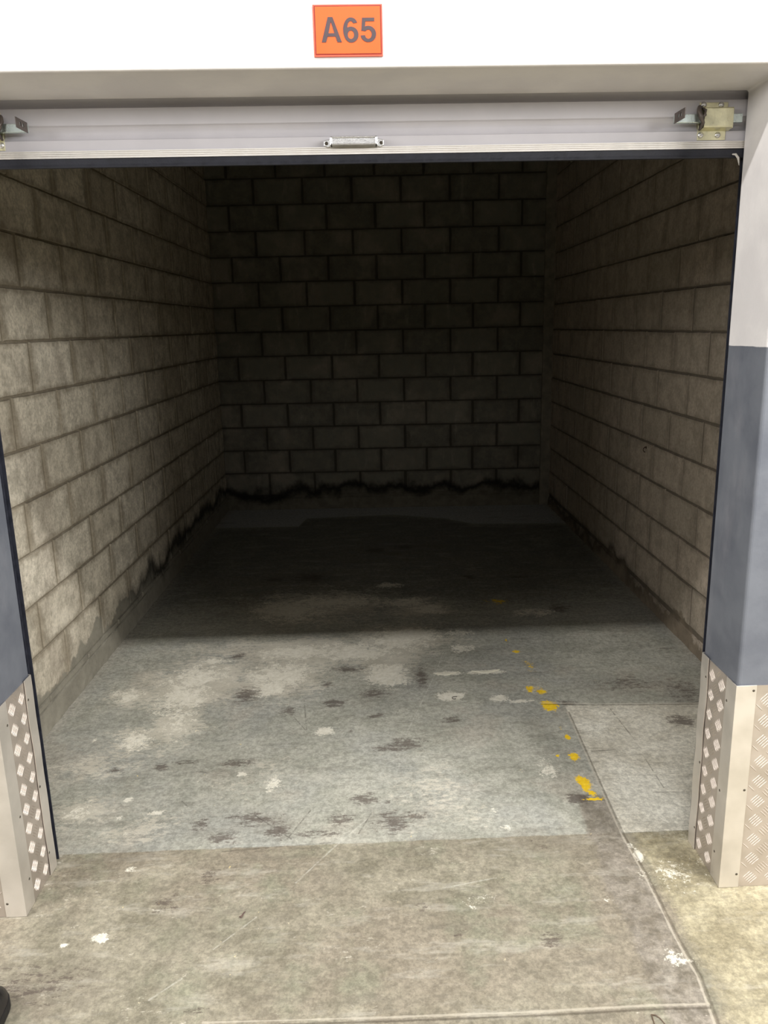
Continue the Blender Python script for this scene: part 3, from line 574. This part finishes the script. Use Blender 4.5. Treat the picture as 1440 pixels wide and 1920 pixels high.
def guard(xj, s, label, warp):
    """xj: jamb plane; s=+1 when the pillar lies towards +x"""
    g = empty('corner_guard', (xj+s*.05, 0, 0), label, 'corner guard')
    def go(o): o.parent = g; o.matrix_parent_inverse = Matrix.Translation(-Vector(g.location)); return o
    X = lambda a: xj+s*a
    def bx(bm, a, b, *r):
        a, b = sorted((X(a), X(b))); box(bm, a, b, *r)
    z0 = .001
    # plate on the front face
    bm = BM(); bx(bm, .03, .62, -.0028, -.0004, z0, SH-.002); checker(bm, .05, .62, z0, SH-.002, lambda a, z, h: (X(a), -.0028-h, z), None, (.082, .030)); go(obj('front_plate', bm, M_PL))
    # plate on the jamb
    bm = BM(); ya, yb_ = .03, .166; t = -.0028
    N = 12
    for k in range(N):
        za, zb = z0+(SH-.002-z0)*k/N, z0+(SH-.002-z0)*(k+1)/N
        bx(bm, -.0004, t, ya, yb_, za, zb)
    bmesh.ops.remove_doubles(bm, verts=bm.verts, dist=1e-5)
    checker(bm, .05, .158, z0, SH-.002, lambda a, z, h: (X(t-h), a, z), None, (.0785, .035)); go(obj('jamb_plate', bm, M_PL))
    # L-angle on the outer corner
    bm = BM(); th_ = .0022; e = .003
    L_ = [(.050, -e), (.050, -e-th_), (-e-th_, -e-th_), (-e-th_, .050), (-e, .050), (-e, -e)]
    prism(bm, L_, lambda a, y: (X(a), y, z0), lambda a, y: (X(a), y, SH)); go(obj('corner_angle', bm, M_TR, bevel=.0007))
    # strip along the inner end of the jamb, standing slightly proud and buckled
    bm = BM(); K = 24; rings = []
    for k in range(K+1):
        z = z0+(SH+.004-z0)*k/K; lf = .0055+warp*math.sin(k*.9)*.0008
        yo = .156+.0015*math.sin(k*.55)
        rings.append([bm.verts.new((X(a), y, z)) for a, y in ((-lf, yo), (-lf-.002, yo), (-lf-.002, .198), (.0, .201), (.0, .199), (-lf, .196))])
    for a, b in zip(rings, rings[1:]):
        for i in range(6): bm.faces.new((a[i], b[i], b[(i+1) % 6], a[(i+1) % 6]))
    bm.faces.new(rings[0]); bm.faces.new(rings[-1][::-1]); go(obj('edge_strip', bm, M_TR))
    sc_ = [('f', .042, .601), ('f', .042, .307), ('f', .042, .043), ('j', .040, .551), ('j', .036, .281), ('j', .036, .087), ('j', .164, .560), ('j', .161, .29), ('j', .161, .073)]
    for kind, a, z in sc_:
        bm = BM()
        if kind == 'f': dome(bm, (X(a), -e-th_, z), (0, -1, 0), .0036, .4)
        else: dome(bm, (X(-e-th_ if a < .1 else -.0078), a, z), (-s, 0, 0), .0036, .4)
        go(obj('screw', bm, M_SCR, smooth=True))
    return g
guard(XR, 1, 'checker plate corner guard on the foot of the right pillar', 1)
guard(XL, -1, 'checker plate corner guard on the foot of the left pillar', .6)

# ------------------------------------------------------------------ black shoe at the lower left
shoe = empty('shoe', (-.925, -.40, 0), 'black leather shoe on the beige floor at the lower left corner', 'shoe')
def so(o): o.parent = shoe; o.rotation_euler = (0, 0, 0); return o
def outline(t):  # t along the shoe 0 heel .. 1 toe -> half width
    return .036+.012*math.sin(min(1, t/.75)*PI*.5) if t < .8 else .048*math.sqrt(max(0, 1-((t-.8)/.2)**2.2))
def loft(bm, zs, sx):
    N = 26; M_ = 18; rows = []
    for z, k in zip(zs, sx):
        ring = []
        for i in range(N+1):
            t = i/N; ring.append((outline(t)*k if t > .04 else .030*k, -.15+.29*t*(1 if k >= 1 else 1)+0))
        pts_ = [(a, b) for a, b in ring]+[(-a, b) for a, b in ring[::-1]]
        rows.append([bm.verts.new((a, b*(.5+.5*k) if k < 1 else b, z)) for a, b in pts_])
    for a, b in zip(rows, rows[1:]):
        for i in range(len(a)): bm.faces.new((a[i], a[(i+1) % len(a)], b[(i+1) % len(a)], b[i]))
    bm.faces.new(rows[0][::-1]); bm.faces.new(rows[-1])
bm = BM(); loft(bm, [0, .004, .022, .026], [.97, 1.03, 1.03, 1.0]); bmesh.ops.remove_doubles(bm, verts=bm.verts, dist=2e-4)
so(obj('sole', bm, simple('black rubber sole', lin(26, 25, 25), .6), bevel=0))
bm = BM(); rows = []
for i in range(23):     # cross sections along the shoe
    t = i/22; y = -.148+.286*t; w_ = max(outline(min(t, .985))*.99, .012)
    top = .105 if t < .38 else .105-(t-.38)/.62*.052 if t < .97 else .045
    if t > .78: top = .0252+(top-.0252)*math.sqrt(max(.02, 1-((t-.78)/.225)**2))
    if t < .06: w_ = .032
    ring = []
    for k in range(15):
        a = PI*k/14; ex = .62
        ring.append(bm.verts.new((-w_*math.copysign(abs(math.cos(a))**ex, math.cos(a)), y, .024+(top-.024)*abs(math.sin(a))**.8)))
    rows.append(ring)
for a, b in zip(rows, rows[1:]):
    for k in range(14): bm.faces.new((a[k], b[k], b[k+1], a[k+1]))
bm.faces.new(rows[0]); bm.faces.new(rows[-1][::-1])
so(obj('upper', bm, simple('scuffed black leather', lin(34, 32, 33), .38, 0, .4, 60, .2), smooth=True))
for k in range(4):
    bm = BM(); y = -.03+.022*k; zt = .098-.0085*k
    tube(bm, [(-.022, y, zt-.006), (-.011, y+.003, zt+.001), (0, y+.004, zt+.003), (.011, y+.003, zt+.001), (.022, y, zt-.006)], .0022, 6)
    so(obj('lace', bm, simple('black lace', lin(24, 24, 26), .8)))
shoe.rotation_euler = (0, 0, math.radians(4))

# ------------------------------------------------------------------ small litter on the floor
def flake(name, loc, pts_, label, mat, group=None, cat='paint flake', curl=.003, th_=.0012):
    bm = BM(); n = len(pts_)
    lo = [bm.verts.new((a, b, .0004+curl*(abs(a)/.06)**2*.5)) for a, b in pts_]; hi = [bm.verts.new((a*.97, b*.94, .0004+th_+curl*(abs(a)/.06)**2)) for a, b in pts_]
    bm.faces.new(lo[::-1]); bm.faces.new(hi)
    for i in range(n): bm.faces.new((lo[i], lo[(i+1) % n], hi[(i+1) % n], hi[i]))
    o = obj(name, bm, mat); o.location = loc; tag(o, label, cat, group); return o
M_FL = simple('chalky white paint flake', lin(226, 222, 204), .7, 0, .06, 80, .2)
flake('paint_flake', (.323, 1.39, 0), [(-.058, .004), (-.03, -.010), (-.008, -.016), (.006, -.015), (.022, -.006), (.058, .014), (.028, .006), (.01, .008), (-.014, .012), (-.016, .004), (-.03, .006)], 'crescent shaped white paint flake, left of the two long slivers', M_FL)
flake('paint_flake', (.503, 1.40, 0), [(-.066, .004), (-.04, -.004), (-.012, -.014), (.018, -.012), (.05, -.002), (.068, .010), (.034, .014), (.018, .010), (-.01, .008), (-.04, .003)], 'straight white paint flake, right of the two long slivers', M_FL)
M_WI = simple('dark bent wire', lin(40, 34, 32), .5, .3)
bm = BM(); tube(bm, [(.014, .010, .002), (.002, .010, .002), (-.006, .006, .002), (-.009, -.001, .002), (-.005, -.008, .002), (.003, -.010, .002), (.007, -.008, .002)], .0013, 6)
o = obj('bent_wire', bm, M_WI); o.location = (.330, 1.156, 0); tag(o, 'tiny dark hook of wire on a white mark inside the unit', 'wire')
bm = BM(); tube(bm, [(-.022, -.030, .0015), (-.021, -.012, .002), (-.020, -.001, .003), (-.012, -.002, .0025), (-.004, -.010, .002), (.004, -.030, .0015)], [.0011, .0014, .0018, .0014, .0013, .001], 6)
o = obj('bent_wire', bm, simple('brown wire', lin(96, 80, 66), .6)); o.location = (.630, -.392, 0); tag(o, 'thin brown loop of wire below the floor joint at the bottom edge', 'wire')
bm = BM()
tube(bm, [(-.008, -.006, .002), (-.003, -.006, .003), (.0, -.005, .004)], [.0012, .002, .002], 6)
tube(bm, [(-.003, -.011, .001), (.0, -.004, .004), (.0035, .004, .005), (.0065, .012, .003)], [.0006, .0026, .0022, .0008], 6)
o = obj('dry_leaf_scrap', bm, simple('brown leaf scrap', lin(92, 74, 68), .8)); o.location = (-.381, -.034, 0); tag(o, 'tiny curled brown leaf scrap on the beige floor outside', 'leaf scrap')
bm = BM(); tube(bm, [(0, 0, 0), (-.010, 0, .002), (-.016, 0, -.004), (-.017, .002, -.016), (-.012, .002, -.024), (-.006, .002, -.026)], .0025, 8)
cyl(bm, (0, 0, 0), (-1, 0, 0), .007, .004, 12)
o = obj('wall_hook', bm, simple('rusty dark steel', lin(70, 52, 42), .7, .4)); o.location = (wr(2.316)-.0055, 2.316, .868); tag(o, 'tiny rusty hook on the right block wall', 'hook')
